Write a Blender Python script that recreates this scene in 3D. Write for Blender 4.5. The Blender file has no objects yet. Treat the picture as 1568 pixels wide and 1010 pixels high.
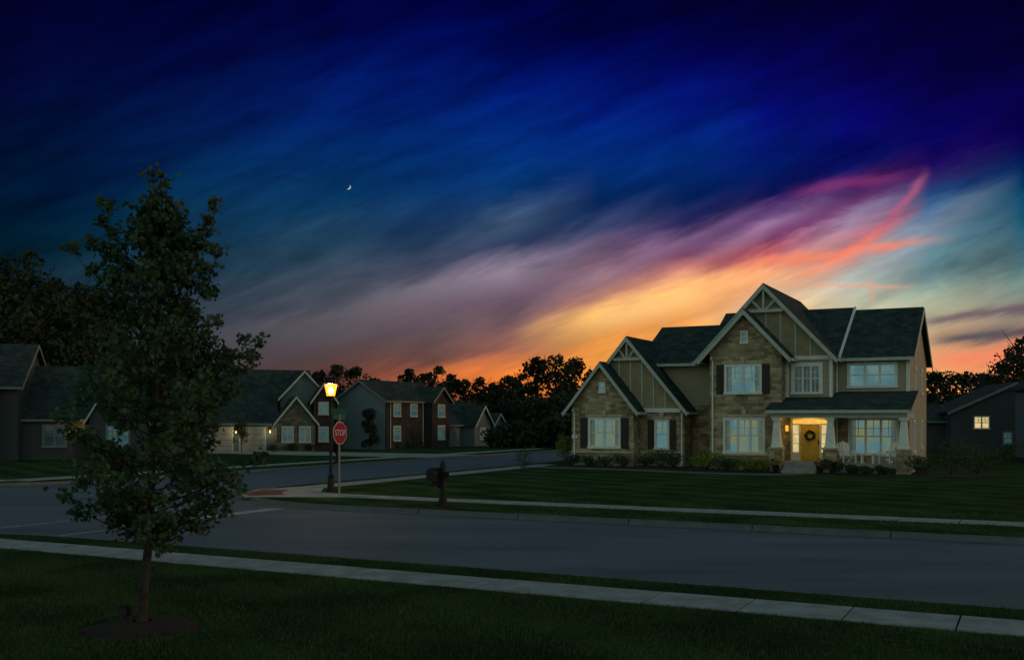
import bpy, math, random, bmesh
import numpy as np
from mathutils import Vector, Matrix
random.seed(7); rng=np.random.default_rng(7)
scene=bpy.context.scene
A=math.radians(27); CA,SA=math.cos(A),math.sin(A)
def RS(r,s): return (r*CA+s*SA, -r*SA+s*CA)   # street grid -> world

# ------------------------------------------------------------ materials
def lin(c):
    return tuple((x/255/12.92) if x/255<=0.04045 else ((x/255+0.055)/1.055)**2.4 for x in c)
def newmat(name):
    m=bpy.data.materials.new(name); m.use_nodes=True
    nt=m.node_tree; b=nt.nodes['Principled BSDF']; return m,nt,b
def N(nt,t,**k):
    n=nt.nodes.new(t)
    for a,v in k.items(): setattr(n,a,v)
    return n
def L(nt,a,b): nt.links.new(a,b)
def mixrgb(nt,f,a,b,blend='MIX'):
    n=nt.nodes.new('ShaderNodeMix'); n.data_type='RGBA'; n.blend_type=blend
    for sock,v in ((n.inputs[0],f),(n.inputs[6],a),(n.inputs[7],b)):
        if isinstance(v,(int,float)): sock.default_value=v
        elif isinstance(v,tuple): sock.default_value=v if len(v)==4 else (*v,1)
        else: nt.links.new(v,sock)
    return n.outputs[2]
def basic(name,c1,c2=None,scale=4,rough=.8,bump=0,metal=0,spec=.3,detail=6,emis=None,es=0):
    m,nt,b=newmat(name)
    tc=N(nt,'ShaderNodeTexCoord'); no=N(nt,'ShaderNodeTexNoise')
    no.inputs['Scale'].default_value=scale; no.inputs['Detail'].default_value=detail
    L(nt,tc.outputs['Object'],no.inputs['Vector'])
    cr=N(nt,'ShaderNodeMapRange'); cr.inputs[1].default_value=.35; cr.inputs[2].default_value=.65
    L(nt,no.outputs[0],cr.inputs[0])
    c2=c2 or tuple(x*.7 for x in c1)
    L(nt,mixrgb(nt,cr.outputs[0],c1,c2),b.inputs['Base Color'])
    b.inputs['Roughness'].default_value=rough; b.inputs['Metallic'].default_value=metal
    b.inputs['Specular IOR Level'].default_value=spec
    if bump:
        bp=N(nt,'ShaderNodeBump'); bp.inputs['Strength'].default_value=bump; bp.inputs['Distance'].default_value=.02
        L(nt,no.outputs[0],bp.inputs['Height']); L(nt,bp.outputs[0],b.inputs['Normal'])
    if emis: b.inputs['Emission Color'].default_value=(*emis,1); b.inputs['Emission Strength'].default_value=es
    return m
def masonry(name,c1,c2,mortar,bw,bh,msize=.012,rough=.9,bump=.6,off=.5,zs=1.0,sq=1.0):
    m,nt,b=newmat(name)
    tc=N(nt,'ShaderNodeTexCoord'); sx=N(nt,'ShaderNodeSeparateXYZ'); L(nt,tc.outputs['Object'],sx.inputs[0])
    ad=N(nt,'ShaderNodeMath',operation='ADD'); L(nt,sx.outputs[0],ad.inputs[0]); L(nt,sx.outputs[1],ad.inputs[1])
    mz=N(nt,'ShaderNodeMath',operation='MULTIPLY'); L(nt,sx.outputs[2],mz.inputs[0]); mz.inputs[1].default_value=zs
    cb=N(nt,'ShaderNodeCombineXYZ'); L(nt,ad.outputs[0],cb.inputs[0]); L(nt,mz.outputs[0],cb.inputs[1])
    br=N(nt,'ShaderNodeTexBrick'); br.offset=off; br.squash=sq; br.squash_frequency=3
    L(nt,cb.outputs[0],br.inputs['Vector'])
    br.inputs['Color1'].default_value=(*c1,1); br.inputs['Color2'].default_value=(*c2,1); br.inputs['Mortar'].default_value=(*mortar,1)
    br.inputs['Scale'].default_value=1; br.inputs['Brick Width'].default_value=bw; br.inputs['Row Height'].default_value=bh
    br.inputs['Mortar Size'].default_value=msize; br.inputs['Mortar Smooth'].default_value=.3
    no=N(nt,'ShaderNodeTexNoise'); no.inputs['Scale'].default_value=1.7; no.inputs['Detail'].default_value=8
    L(nt,tc.outputs['Object'],no.inputs['Vector'])
    mr=N(nt,'ShaderNodeMapRange'); mr.inputs[1].default_value=.3; mr.inputs[2].default_value=.7; mr.inputs[3].default_value=.55; mr.inputs[4].default_value=1.25
    L(nt,no.outputs[0],mr.inputs[0])
    L(nt,mixrgb(nt,1.0,br.outputs[0],mr.outputs[0],'MULTIPLY'),b.inputs['Base Color'])
    b.inputs['Roughness'].default_value=rough; b.inputs['Specular IOR Level'].default_value=.15
    bp=N(nt,'ShaderNodeBump'); bp.inputs['Strength'].default_value=bump; bp.inputs['Distance'].default_value=.03
    iv=N(nt,'ShaderNodeMath',operation='SUBTRACT'); L(nt,no.outputs[0],iv.inputs[0]); L(nt,br.outputs['Fac'],iv.inputs[1])
    L(nt,iv.outputs[0],bp.inputs['Height']); L(nt,bp.outputs[0],b.inputs['Normal'])
    return m
def siding(name,c,pitch=.15,vertical=False):
    m,nt,b=newmat(name)
    tc=N(nt,'ShaderNodeTexCoord'); sx=N(nt,'ShaderNodeSeparateXYZ'); L(nt,tc.outputs['Object'],sx.inputs[0])
    mu=N(nt,'ShaderNodeMath',operation='DIVIDE'); L(nt,sx.outputs[2],mu.inputs[0]); mu.inputs[1].default_value=pitch
    fr=N(nt,'ShaderNodeMath',operation='FRACT'); L(nt,mu.outputs[0],fr.inputs[0])
    mr=N(nt,'ShaderNodeMapRange'); mr.inputs[1].default_value=0; mr.inputs[2].default_value=.16; mr.inputs[3].default_value=.0; mr.inputs[4].default_value=1
    L(nt,fr.outputs[0],mr.inputs[0])
    no=N(nt,'ShaderNodeTexNoise'); no.inputs['Scale'].default_value=1.1; L(nt,tc.outputs['Object'],no.inputs['Vector'])
    c2=tuple(x*.8 for x in c)
    base=mixrgb(nt,no.outputs[0],c,c2)
    L(nt,mixrgb(nt,mr.outputs[0],tuple(x*.35 for x in c),base),b.inputs['Base Color'])
    bp=N(nt,'ShaderNodeBump'); bp.inputs['Strength'].default_value=.5; bp.inputs['Distance'].default_value=.03; bp.invert=True
    L(nt,fr.outputs[0],bp.inputs['Height']); L(nt,bp.outputs[0],b.inputs['Normal'])
    b.inputs['Roughness'].default_value=.7; return m
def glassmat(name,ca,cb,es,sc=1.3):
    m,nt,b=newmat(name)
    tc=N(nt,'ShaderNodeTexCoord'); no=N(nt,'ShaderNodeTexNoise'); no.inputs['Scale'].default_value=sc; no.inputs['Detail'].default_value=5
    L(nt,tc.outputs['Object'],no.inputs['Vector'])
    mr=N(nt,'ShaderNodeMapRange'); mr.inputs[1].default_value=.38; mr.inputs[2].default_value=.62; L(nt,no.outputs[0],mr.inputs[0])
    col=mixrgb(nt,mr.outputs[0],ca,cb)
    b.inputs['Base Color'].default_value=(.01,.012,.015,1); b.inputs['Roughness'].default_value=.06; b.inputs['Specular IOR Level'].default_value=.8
    L(nt,col,b.inputs['Emission Color']); b.inputs['Emission Strength'].default_value=es  # emission paints reflected sky and trees, and room glow, into the pane
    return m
def leafmat(name,c1,c2,trans=.35,scale=1.5):
    m,nt,b=newmat(name)
    tc=N(nt,'ShaderNodeTexCoord'); no=N(nt,'ShaderNodeTexNoise'); no.inputs['Scale'].default_value=scale; no.inputs['Detail'].default_value=3
    L(nt,tc.outputs['Object'],no.inputs['Vector'])
    mr=N(nt,'ShaderNodeMapRange'); mr.inputs[1].default_value=.35; mr.inputs[2].default_value=.65; L(nt,no.outputs[0],mr.inputs[0])
    col=mixrgb(nt,mr.outputs[0],c1,c2); L(nt,col,b.inputs['Base Color'])
    b.inputs['Roughness'].default_value=.6; b.inputs['Specular IOR Level'].default_value=.25
    tr=N(nt,'ShaderNodeBsdfTranslucent'); L(nt,col,tr.inputs[0])
    mx=N(nt,'ShaderNodeMixShader'); mx.inputs[0].default_value=trans
    L(nt,b.outputs[0],mx.inputs[1]); L(nt,tr.outputs[0],mx.inputs[2]); L(nt,mx.outputs[0],nt.nodes['Material Output'].inputs[0])
    return m

M_stone=masonry('limestone_blocks',(.50,.41,.24),(.20,.165,.10),(.32,.27,.17),.40,.16,.010)
M_ledge=basic('cast_stone',(.50,.45,.31),(.38,.34,.24),6)
M_shingle=masonry('roof_shingles',(.050,.070,.062),(.027,.042,.037),(.013,.018,.017),.32,.10,.008,bump=.5)
M_board=basic('taupe_panel',(.34,.29,.17),(.27,.23,.135),3,.75)
M_sid=siding('tan_siding',(.38,.34,.23))
M_white=basic('white_trim_paint',(.74,.78,.72),(.64,.68,.62),5,.5)
M_trim=basic('pale_trim_paint',(.44,.50,.43),(.37,.42,.36),5,.5)
M_dtrim=basic('grey_trim_paint',(.18,.20,.195),(.14,.16,.155),5,.6)  # darker trim tone for the neighbouring houses
M_shut=basic('dark_shutter_paint',(.03,.026,.02),(.02,.02,.018),8,.5)
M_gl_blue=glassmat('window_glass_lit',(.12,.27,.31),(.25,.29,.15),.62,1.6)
M_gl_up=glassmat('window_glass_painted_sky',(.07,.22,.26),(.17,.31,.29),.55,1.3)
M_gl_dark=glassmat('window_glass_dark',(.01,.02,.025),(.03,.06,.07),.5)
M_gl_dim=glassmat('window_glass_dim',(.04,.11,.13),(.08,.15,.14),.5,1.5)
M_gl_warm=glassmat('window_glass_warm',(.85,.66,.32),(.65,.48,.18),.9,2)
M_gl_hot=glassmat('transom_glass_lit',(1,.50,.06),(.9,.38,.04),1.1,3)
M_yel=basic('yellow_door_paint',(.62,.40,.035),(.52,.33,.03),5,.4)
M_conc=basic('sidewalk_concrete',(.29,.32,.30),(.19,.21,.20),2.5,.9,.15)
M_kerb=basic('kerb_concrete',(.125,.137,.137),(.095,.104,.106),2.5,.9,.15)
M_deck=basic('porch_concrete',(.3,.29,.26),None,4)
M_black=basic('black_cast_iron',(.012,.012,.012),(.02,.02,.02),12,.45,.1,.4)
M_pole=basic('galvanised_post',(.26,.28,.28),(.19,.20,.20),9,.45,metal=.6)
M_red=basic('sign_red',(.34,.008,.022),(.28,.008,.018),6,.4)
M_swhite=basic('sign_white',(.6,.6,.58),(.55,.55,.52),6,.4)
M_sgreen=basic('sign_green',(.02,.11,.07),(.02,.09,.06),6,.4)
M_bark=basic('tree_bark',(.042,.038,.032),(.020,.018,.016),14,.95,.8)
M_paint=basic('road_marking_paint',(.40,.42,.43),(.17,.18,.19),5,.8)
M_brickr=masonry('red_brick',(.058,.040,.034),(.036,.027,.025),(.07,.065,.06),.24,.08)
M_gsid=siding('grey_siding',(.115,.15,.16))
M_msid=siding('blue_grey_siding',(.17,.22,.235))
M_dsid=siding('dark_siding',(.040,.048,.052))
M_dstone=masonry('dusky_stone',(.18,.175,.14),(.09,.088,.07),(.13,.125,.10),.36,.14)
M_garage=basic('garage_door_paint',(.34,.33,.28),(.29,.28,.24),4,.6)
M_mulch=basic('bark_mulch',(.045,.030,.022),(.018,.013,.011),30,1,1)
M_paver=masonry('red_paver',(.18,.08,.06),(.13,.06,.05),(.1,.06,.05),.2,.1)
M_leaf=leafmat('maple_leaf',(.034,.070,.036),(.066,.120,.050),.35,2.2)
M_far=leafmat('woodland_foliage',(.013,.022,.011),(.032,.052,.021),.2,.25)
M_sh1=leafmat('shrub_leaf_dark',(.032,.060,.022),(.060,.095,.034),.2,3)
M_sh2=leafmat('shrub_leaf_lime',(.26,.29,.03),(.10,.17,.03),.3,4)
M_flow=leafmat('flower_petal',(.8,.5,.04),(.6,.25,.03),.3,14)

def grassmat():
    m,nt,b=newmat('mown_grass')
    ge=N(nt,'ShaderNodeNewGeometry'); mp=N(nt,'ShaderNodeMapping'); mp.inputs['Rotation'].default_value=(0,0,math.radians(-38))
    L(nt,ge.outputs['Position'],mp.inputs['Vector'])
    wv=N(nt,'ShaderNodeTexWave'); wv.inputs['Scale'].default_value=.17; wv.inputs['Distortion'].default_value=1.2; wv.inputs['Detail'].default_value=1.5; wv.inputs['Detail Scale'].default_value=.3
    L(nt,mp.outputs[0],wv.inputs['Vector'])
    n1=N(nt,'ShaderNodeTexNoise'); n1.inputs['Scale'].default_value=22; n1.inputs['Detail'].default_value=8; n1.inputs['Roughness'].default_value=.75; L(nt,ge.outputs['Position'],n1.inputs['Vector'])
    n2=N(nt,'ShaderNodeTexNoise'); n2.inputs['Scale'].default_value=.5; n2.inputs['Detail'].default_value=6; L(nt,ge.outputs['Position'],n2.inputs['Vector'])
    wr=N(nt,'ShaderNodeMapRange'); wr.interpolation_type='SMOOTHSTEP'; wr.inputs[1].default_value=.25; wr.inputs[2].default_value=.75; L(nt,wv.outputs['Fac'],wr.inputs[0])
    c=mixrgb(nt,wr.outputs[0],(.022,.052,.015),(.036,.076,.021))
    mr=N(nt,'ShaderNodeMapRange'); mr.inputs[1].default_value=.3; mr.inputs[2].default_value=.7; mr.inputs[3].default_value=.35; mr.inputs[4].default_value=1.5; L(nt,n1.outputs[0],mr.inputs[0])
    c=mixrgb(nt,1.0,c,mr.outputs[0],'MULTIPLY')
    mr2=N(nt,'ShaderNodeMapRange'); mr2.inputs[1].default_value=.35; mr2.inputs[2].default_value=.65; mr2.inputs[3].default_value=.55; mr2.inputs[4].default_value=1.25; L(nt,n2.outputs[0],mr2.inputs[0])
    c=mixrgb(nt,1.0,c,mr2.outputs[0],'MULTIPLY')
    L(nt,c,b.inputs['Base Color']); b.inputs['Roughness'].default_value=1; b.inputs['Specular IOR Level'].default_value=.05
    bp=N(nt,'ShaderNodeBump'); bp.inputs['Strength'].default_value=.9; bp.inputs['Distance'].default_value=.05; L(nt,n1.outputs[0],bp.inputs['Height']); L(nt,bp.outputs[0],b.inputs['Normal'])
    return m
M_grass=grassmat()
def asphaltmat():
    m,nt,b=newmat('asphalt')
    ge=N(nt,'ShaderNodeNewGeometry')
    n1=N(nt,'ShaderNodeTexNoise'); n1.inputs['Scale'].default_value=45; n1.inputs['Detail'].default_value=6; L(nt,ge.outputs['Position'],n1.inputs['Vector'])
    mp=N(nt,'ShaderNodeMapping'); mp.inputs['Rotation'].default_value=(0,0,A); mp.inputs['Scale'].default_value=(.25,1,1); L(nt,ge.outputs['Position'],mp.inputs['Vector'])
    n2=N(nt,'ShaderNodeTexNoise'); n2.inputs['Scale'].default_value=.6; n2.inputs['Detail'].default_value=8; n2.inputs['Roughness'].default_value=.65; L(nt,mp.outputs[0],n2.inputs['Vector'])
    c=mixrgb(nt,n1.outputs[0],(.080,.104,.122),(.112,.143,.165))
    mr=N(nt,'ShaderNodeMapRange'); mr.inputs[1].default_value=.3; mr.inputs[2].default_value=.7; mr.inputs[3].default_value=.68; mr.inputs[4].default_value=1.2; L(nt,n2.outputs[0],mr.inputs[0])
    c=mixrgb(nt,1.0,c,mr.outputs[0],'MULTIPLY')
    L(nt,c,b.inputs['Base Color']); b.inputs['Roughness'].default_value=.8; b.inputs['Specular IOR Level'].default_value=.25
    bp=N(nt,'ShaderNodeBump'); bp.inputs['Strength'].default_value=.3; bp.inputs['Distance'].default_value=.01; L(nt,n1.outputs[0],bp.inputs['Height']); L(nt,bp.outputs[0],b.inputs['Normal'])
    return m
M_asph=asphaltmat()

# ------------------------------------------------------------ mesh builder
class MB:
    def __init__(s): s.v=[];s.f=[];s.m=[];s.mats=[];s.T=None
    def mi(s,m):
        if m not in s.mats: s.mats.append(m)
        return s.mats.index(m)
    def add(s,vs,fs,m):
        o=len(s.v); k=s.mi(m)
        for p in vs:
            p=Vector(p)
            if s.T is not None: p=s.T@p
            s.v.append(tuple(p))
        for f in fs: s.f.append(tuple(o+i for i in f)); s.m.append(k)
    def hexa(s,p,m): s.add(p,[(0,1,2,3),(7,6,5,4),(0,4,5,1),(1,5,6,2),(2,6,7,3),(3,7,4,0)],m)
    def box(s,x0,x1,y0,y1,z0,z1,m): s.hexa([(x0,y0,z0),(x1,y0,z0),(x1,y1,z0),(x0,y1,z0),(x0,y0,z1),(x1,y0,z1),(x1,y1,z1),(x0,y1,z1)],m)
    def slab(s,a,b,c,d,th,m): s.hexa([(q[0],q[1],q[2]-th) for q in (a,b,c,d)]+[a,b,c,d],m)
    def prism(s,poly,y0,y1,m):
        n=len(poly); vs=[(x,y0,z) for x,z in poly]+[(x,y1,z) for x,z in poly]
        s.add(vs,[tuple(range(n)),tuple(range(2*n-1,n-1,-1))]+[(i,(i+1)%n,n+(i+1)%n,n+i) for i in range(n)],m)
    def prismz(s,poly,z0,z1,m):
        n=len(poly); vs=[(x,y,z0) for x,y in poly]+[(x,y,z1) for x,y in poly]
        s.add(vs,[tuple(range(n)),tuple(range(2*n-1,n-1,-1))]+[(i,(i+1)%n,n+(i+1)%n,n+i) for i in range(n)],m)
    def tube(s,pts,rad,n,m,cap=True):
        pts=[Vector(p) for p in pts]; vs=[];fs=[]
        for i,p in enumerate(pts):
            t=(pts[min(i+1,len(pts)-1)]-pts[max(i-1,0)]).normalized()
            a=t.cross(Vector((0,0,1))) if abs(t.z)<.95 else t.cross(Vector((0,1,0)))
            a.normalize(); b=t.cross(a)
            for k in range(n):
                q=2*math.pi*k/n; vs.append(p+rad[i]*(math.cos(q)*a+math.sin(q)*b))
        for i in range(len(pts)-1):
            for k in range(n): fs.append((i*n+k,i*n+(k+1)%n,(i+1)*n+(k+1)%n,(i+1)*n+k))
        if cap: fs.append(tuple(range(n))); fs.append(tuple(range(len(pts)*n-1,(len(pts)-1)*n-1,-1)))
        s.add(vs,fs,m)
    def build(s,name,parent=None,loc=(0,0,0),rz=0,fix=True,smooth=False):
        me=bpy.data.meshes.new(name); me.from_pydata(s.v,[],s.f)
        for m in s.mats: me.materials.append(m)
        me.polygons.foreach_set('material_index',s.m)
        if fix:
            bm=bmesh.new(); bm.from_mesh(me); bmesh.ops.recalc_face_normals(bm,faces=bm.faces); bm.to_mesh(me); bm.free()
        if smooth: me.polygons.foreach_set('use_smooth',[True]*len(me.polygons))
        o=bpy.data.objects.new(name,me); scene.collection.objects.link(o)
        o.location=loc; o.rotation_euler=(0,0,rz)
        if parent: o.parent=parent
        return o
def empty(name,loc,rz=0):
    o=bpy.data.objects.new(name,None); scene.collection.objects.link(o); o.location=loc; o.rotation_euler=(0,0,rz); o.empty_display_size=.3; return o
SIDE=lambda x: Matrix.Translation((x,0,0))@Matrix.Rotation(math.pi/2,4,'Z')   # facade builder turned to face +x

def wall(mb,u0,u1,z0,z1,v,ops,m,th=.25):
    xs=sorted({u0,u1,*[o[0] for o in ops],*[o[1] for o in ops]}); zs=sorted({z0,z1,*[o[2] for o in ops],*[o[3] for o in ops]})
    xs=[x for x in xs if u0<=x<=u1]; zs=[z for z in zs if z0<=z<=z1]
    for i in range(len(xs)-1):
        for j in range(len(zs)-1):
            cx,cz=(xs[i]+xs[i+1])/2,(zs[j]+zs[j+1])/2
            if any(o[0]<cx<o[1] and o[2]<cz<o[3] for o in ops): continue
            mb.box(xs[i],xs[i+1],v,v+th,zs[j],zs[j+1],m)
def gwall(mb,u0,u1,zb,uc,zp,sl,v,m,th=.25):
    f=lambda u: zp-.16-sl*abs(u-uc)
    mb.prism([(u0,zb),(u1,zb),(u1,max(f(u1),zb+.01)),(uc,f(uc)),(u0,max(f(u0),zb+.01))],v,v+th,m)
def window(mb,u0,u1,z0,z1,v,units,g,pane,tr,split=.5,cols=2,rows=2,fw=.10,flat=False):
    bk=.015 if flat else .12
    mb.box(u0-.02,u0+fw,v-.05,v+bk,z0,z1,tr); mb.box(u1-fw,u1+.02,v-.05,v+bk,z0,z1,tr)
    mb.box(u0-.02,u1+.02,v-.053,v+bk-.003,z1-fw,z1+.03,tr); mb.box(u0-.05,u1+.05,v-.09,v+bk-.003,z0-.05,z0+.07,tr)
    w=(u1-u0-2*fw)/units
    if flat: mb.box(u0+.02,u1-.02,v+.0,v+.012,z0+.02,z1-.02,pane)
    else: mb.box(u0+.02,u1-.02,v+.13,v+.15,z0+.02,z1-.02,pane)
    o=-.115 if flat else 0
    for i in range(units):
        a=u0+fw+i*w; b=a+w
        if i: mb.box(a-.05,a+.05,v-.03,v+.115+o,z0+.07,z1-fw,tr)
        zm=z0+(z1-z0)*split
        mb.box(a+.03,b-.03,min(v+.03,v+.06+o),v+.11+o,zm-.03,zm+.03,tr)
        if g:
            for k in range(1,cols): 
                x=a+(b-a)*k/cols; mb.box(x-.016,x+.016,v+.06+o,v+.105+o,(zm if g==1 else z0+.07),z1-fw,tr)
            for k in range(1,rows):
                z=zm+(z1-fw-zm)*k/rows; mb.box(a+.02,b-.02,v+.062+o,v+.103+o,z-.014,z+.014,tr)
def nwin(*a,**k): window(*a,flat=True,**k)
def shutter(mb,u0,u1,z0,z1,v,m):
    mb.box(u0,u1,v-.05,v-.003,z0,z1,m)
    n=int((z1-z0)/.1)
    for i in range(n):
        z=z0+.05+i*(z1-z0-.1)/n; mb.box(u0+.05,u1-.05,v-.065,v-.051,z,z+.05,m)
def groof(mb,tb,uc,half,zp,sl,vf,vb,roof,trim,ov=.4,rk=.26,bk=False):
    ze=zp-sl*half; y0=vf-ov
    mb.slab((uc-half,y0,ze),(uc,y0,zp),(uc,vb,zp),(uc-half,vb,ze),.12,roof)
    mb.slab((uc,y0,zp),(uc+half,y0,ze),(uc+half,vb,ze),(uc,vb,zp),.12,roof)
    for sg in (-1,1):
        e=uc+sg*(half+.01); 
        tb.prism([(uc,zp-.05),(e,ze-.05),(e,ze-.05-rk),(uc,zp-.05-rk)],y0-.05,y0-.003,trim)
        tb.box(min(e,e+sg*.1),max(e,e+sg*.1),y0,vb,ze-.20,ze-.06,trim)
def truss(tb,uc,zp,sl,v,trim,h=1.15):
    z=zp-h; w=(h-.3)/sl
    tb.box(uc-w,uc+w,v-.1,v-.02,z-.14,z,trim)
    tb.box(uc-.05,uc+.05,v-.095,v-.025,z,zp-.3,trim)
    for sg in (-1,1):
        tb.prism([(uc+sg*.05,z),(uc+sg*.17,z),(uc+sg*w*.62,z+.42),(uc+sg*w*.52,z+.48)],v-.09,v-.03,trim)
def battens(tb,u0,u1,step,zb,uc,zp,sl,v,trim,ztop=99):
    u=u0
    while u<=u1+.001:
        zt=min(zp-.3-sl*abs(u-uc),ztop)
        if zt>zb+.15: tb.box(u-.045,u+.045,v-.05,v-.002,zb,zt,trim)
        u+=step

# ------------------------------------------------------------ main house
H=empty('stone_house',(19.4,50,0),-A)
w=MB(); t=MB(); rf=MB(); wn=MB()
W1=(-16.3,-14.45,1.0,2.6); W2=(-12.84,-12.05,.95,2.5); A1=(-8.66,-6.57,.85,2.6); A2=(-8.6,-6.74,3.85,5.3)
WB=(-5.45,-3.95,3.85,5.35); WC=(-2.9,-.55,4.15,5.35); WD=(-2.85,-.5,.8,2.6); DO=(-5.5,-3.6,.48,2.62)
wall(w,-17.3,-13.7,0,3.0,-1.5,[W1],M_stone); gwall(w,-17.3,-13.7,3.0,-15.5,5.68,1.25,-1.5,M_stone)
w.box(-13.95,-13.7,-1.25,-.25,0,3.2,M_stone); w.box(-17.3,-17.05,-1.25,8,0,3.2,M_stone)
wall(w,-13.69,-11.2,0,3.0,-.5,[W2],M_stone); gwall(w,-17.3,-11.25,3.001,-14.35,7.08,1.2,-.5,M_board)
w.box(-11.45,-11.2,-.25,1.0,0,3.0,M_stone)
t.box(-13.6,-11.1,-.6,-.503,2.92,3.14,M_white)
battens(t,-15.55,-11.6,.66,3.15,-14.35,7.08,1.2,-.5,M_trim,5.85)
truss(t,-14.35,7.08,1.2,-.75,M_trim,1.2); t.box(-15.3,-13.4,-.58,-.502,5.8,5.95,M_trim)
wall(w,-11.2,-9.38,0,3.3,1,[],M_stone); wall(w,-14.0,-9.38,3.301,5.6,1,[],M_sid)
w.box(-14.0,-13.75,1.25,9,3.3,5.6,M_sid); 
w.T=Matrix.Translation((-13.9,0,0))@Matrix.Rotation(math.pi/2,4,'Z'); gwall(w,1,9,5.6,5,8.0,.54,0,M_sid); w.T=None
wall(w,-9.38,-5.73,0,5.6,-2,[A1,A2],M_stone); gwall(w,-9.38,-5.73,5.601,-7.56,8.1,1.07,-2,M_stone)
w.box(-5.98,-5.73,-1.75,-1.0,0,6.0,M_stone); w.box(-9.38,-9.13,-1.75,1.0,0,5.9,M_stone)
wall(w,-5.72,-3.47,0,3.3,-1,[DO],M_stone); wall(w,-5.72,-3.47,3.301,5.6,-1,[WB],M_sid)
w.box(-3.72,-3.47,-.75,0,0,5.6,M_sid)
gwall(w,-10.2,-3.42,5.601,-6.8,9.45,1.07,-1,M_board)
battens(t,-9.7,-3.9,.74,5.65,-6.8,9.45,1.07,-1,M_trim,8.1); truss(t,-6.8,9.45,1.07,-1.28,M_trim,1.35)
t.box(-7.95,-5.65,-1.08,-1.002,8.03,8.18,M_trim); t.box(-5.4,-3.35,-1.09,-1.003,5.52,5.72,M_white)
for x in (-5.66,-3.53): t.box(x-.08,x+.08,-1.05,-1.003,3.5,5.52,M_white)
wall(w,-3.46,0,0,3.3,0,[WD],M_stone); wall(w,-3.46,0,3.301,5.6,0,[WC],M_sid)
t.box(-3.3,.02,-.05,-.003,5.44,5.6,M_white); t.box(-.14,.02,-.052,-.003,3.4,5.44,M_white)
S1=(1.6,2.4,.9,2.5); S2=(2.4,3.1,3.9,5.2); S3=(5.4,6.2,1.0,2.5); S4=(5.6,6.3,3.9,5.2)
w.T=SIDE(0); wall(w,0.251,9,.45,5.6,0,[S1,S2,S3,S4],M_sid); wall(w,.251,9,0,.449,-.03,[],M_stone); gwall(w,0.0,9,5.601,4.5,8.46,.588,0,M_sid); w.T=None
w.box(-14,0,8.75,9,0,5.6,M_sid)
wn.T=SIDE(0)
for q in (S1,S2,S3,S4): window(wn,*q,0,1,0,M_gl_dark,M_white)
wn.T=None
w.build('walls',H)
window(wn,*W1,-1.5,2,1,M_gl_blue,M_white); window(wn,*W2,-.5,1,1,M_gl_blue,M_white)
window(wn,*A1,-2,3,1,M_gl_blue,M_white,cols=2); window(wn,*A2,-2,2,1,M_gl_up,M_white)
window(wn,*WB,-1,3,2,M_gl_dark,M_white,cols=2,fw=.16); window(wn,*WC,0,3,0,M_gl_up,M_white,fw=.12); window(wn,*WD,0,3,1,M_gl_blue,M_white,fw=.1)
window(wn,-7.78,-7.42,6.4,6.98,-2.0,1,0,M_gl_up,M_white,fw=.06,flat=True); window(wn,-15.68,-15.32,4.0,4.55,-1.5,1,0,M_gl_up,M_white,fw=.06,flat=True)
wn.build('windows',H)
cu=MB()
for (a,b,z0,z1,v) in ((*W1,-1.5),(*A1,-2),(*WD,0),(*A2,-2)):
    for s_,e_ in ((a+.1,a+.34),(b-.34,b-.1)):
        for i in range(4):
            x=s_+(e_-s_)*i/4; cu.box(x,x+.035,v+.118,v+.128,z0+.1,z1-.1,M_board)
cu.build('curtains',H)
for (a,b,z0,z1,v,sw) in ((*W1,-1.5,.42),(*W2,-.5,.34),(*A1,-2,.34),(*A2,-2,.36)):
    if (a,b)!=A1[:2]:
        shutter(t,a-sw-.06,a-.06,z0-.03,z1+.02,v,M_shut); shutter(t,b+.06,b+sw+.06,z0-.03,z1+.02,v,M_shut)
    t.box(a-.15,b+.15,v-.06,v-.004,z1+.05,z1+.2,M_ledge)
    c=(a+b)/2; t.prism([(c-.08,z1+.04),(c+.08,z1+.04),(c+.13,z1+.42),(c-.13,z1+.42)],v-.1,v-.003,M_ledge)
for (a,b,v) in ((-17.32,-13.68,-1.5),(-13.67,-11.18,-.5),(-9.4,-5.71,-2)): t.box(a,b,v-.08,v-.003,.72,.82,M_ledge)
for (x,v,zt) in ((-11.3,-.62,2.9),(-17.1,-1.62,2.9),(-9.2,-2.12,5.5),(-3.4,-.12,5.4)):
    t.tube([(x,v,.15),(x,v,zt),(x,v-.25,zt+.15)],[.045]*3,8,M_white)
t.tube([(-11.3,-.62,.15),(-11.3,-.95,.05)],[.045]*2,8,M_white)
def xroof(mb,tb,u0,u1,vr,zr,vf,ze,vb,roof,trim):
    mb.slab((u0,vf,ze),(u1,vf,ze),(u1,vr,zr),(u0,vr,zr),.12,roof); mb.slab((u0,vr,zr),(u1,vr,zr),(u1,vb,ze),(u0,vb,ze),.12,roof)
    tb.box(u0,u1,vf-.1,vf-.003,ze-.17,ze-.02,trim)
    tb.T=SIDE(u1); 
    for a in ((vf,vb)): tb.prism([(vr,zr-.06),(a,ze-.06),(a,ze-.3),(vr,zr-.3)],-.045,-.003,trim)
    tb.T=None
xroof(rf,t,-3.25,.26,4.5,8.46,-.45,5.6,9.45,M_shingle,M_trim)
xroof(rf,t,-10.3,-3.2,4.5,8.60,-.5,5.72,9.5,M_shingle,M_white)
xroof(rf,t,-14.3,-10.0,5.0,8.0,.5,5.6,9.5,M_shingle,M_trim)
t.T=SIDE(-3.2); t.prism([(-.5,5.76),(4.5,8.64),(4.5,8.50),(-.5,5.62)],-.06,.05,M_white); t.T=None
groof(rf,t,-6.8,3.6,9.45,1.07,-1,8.0,M_shingle,M_trim); groof(rf,t,-7.56,2.32,8.1,1.07,-2,1.5,M_shingle,M_trim)
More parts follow.
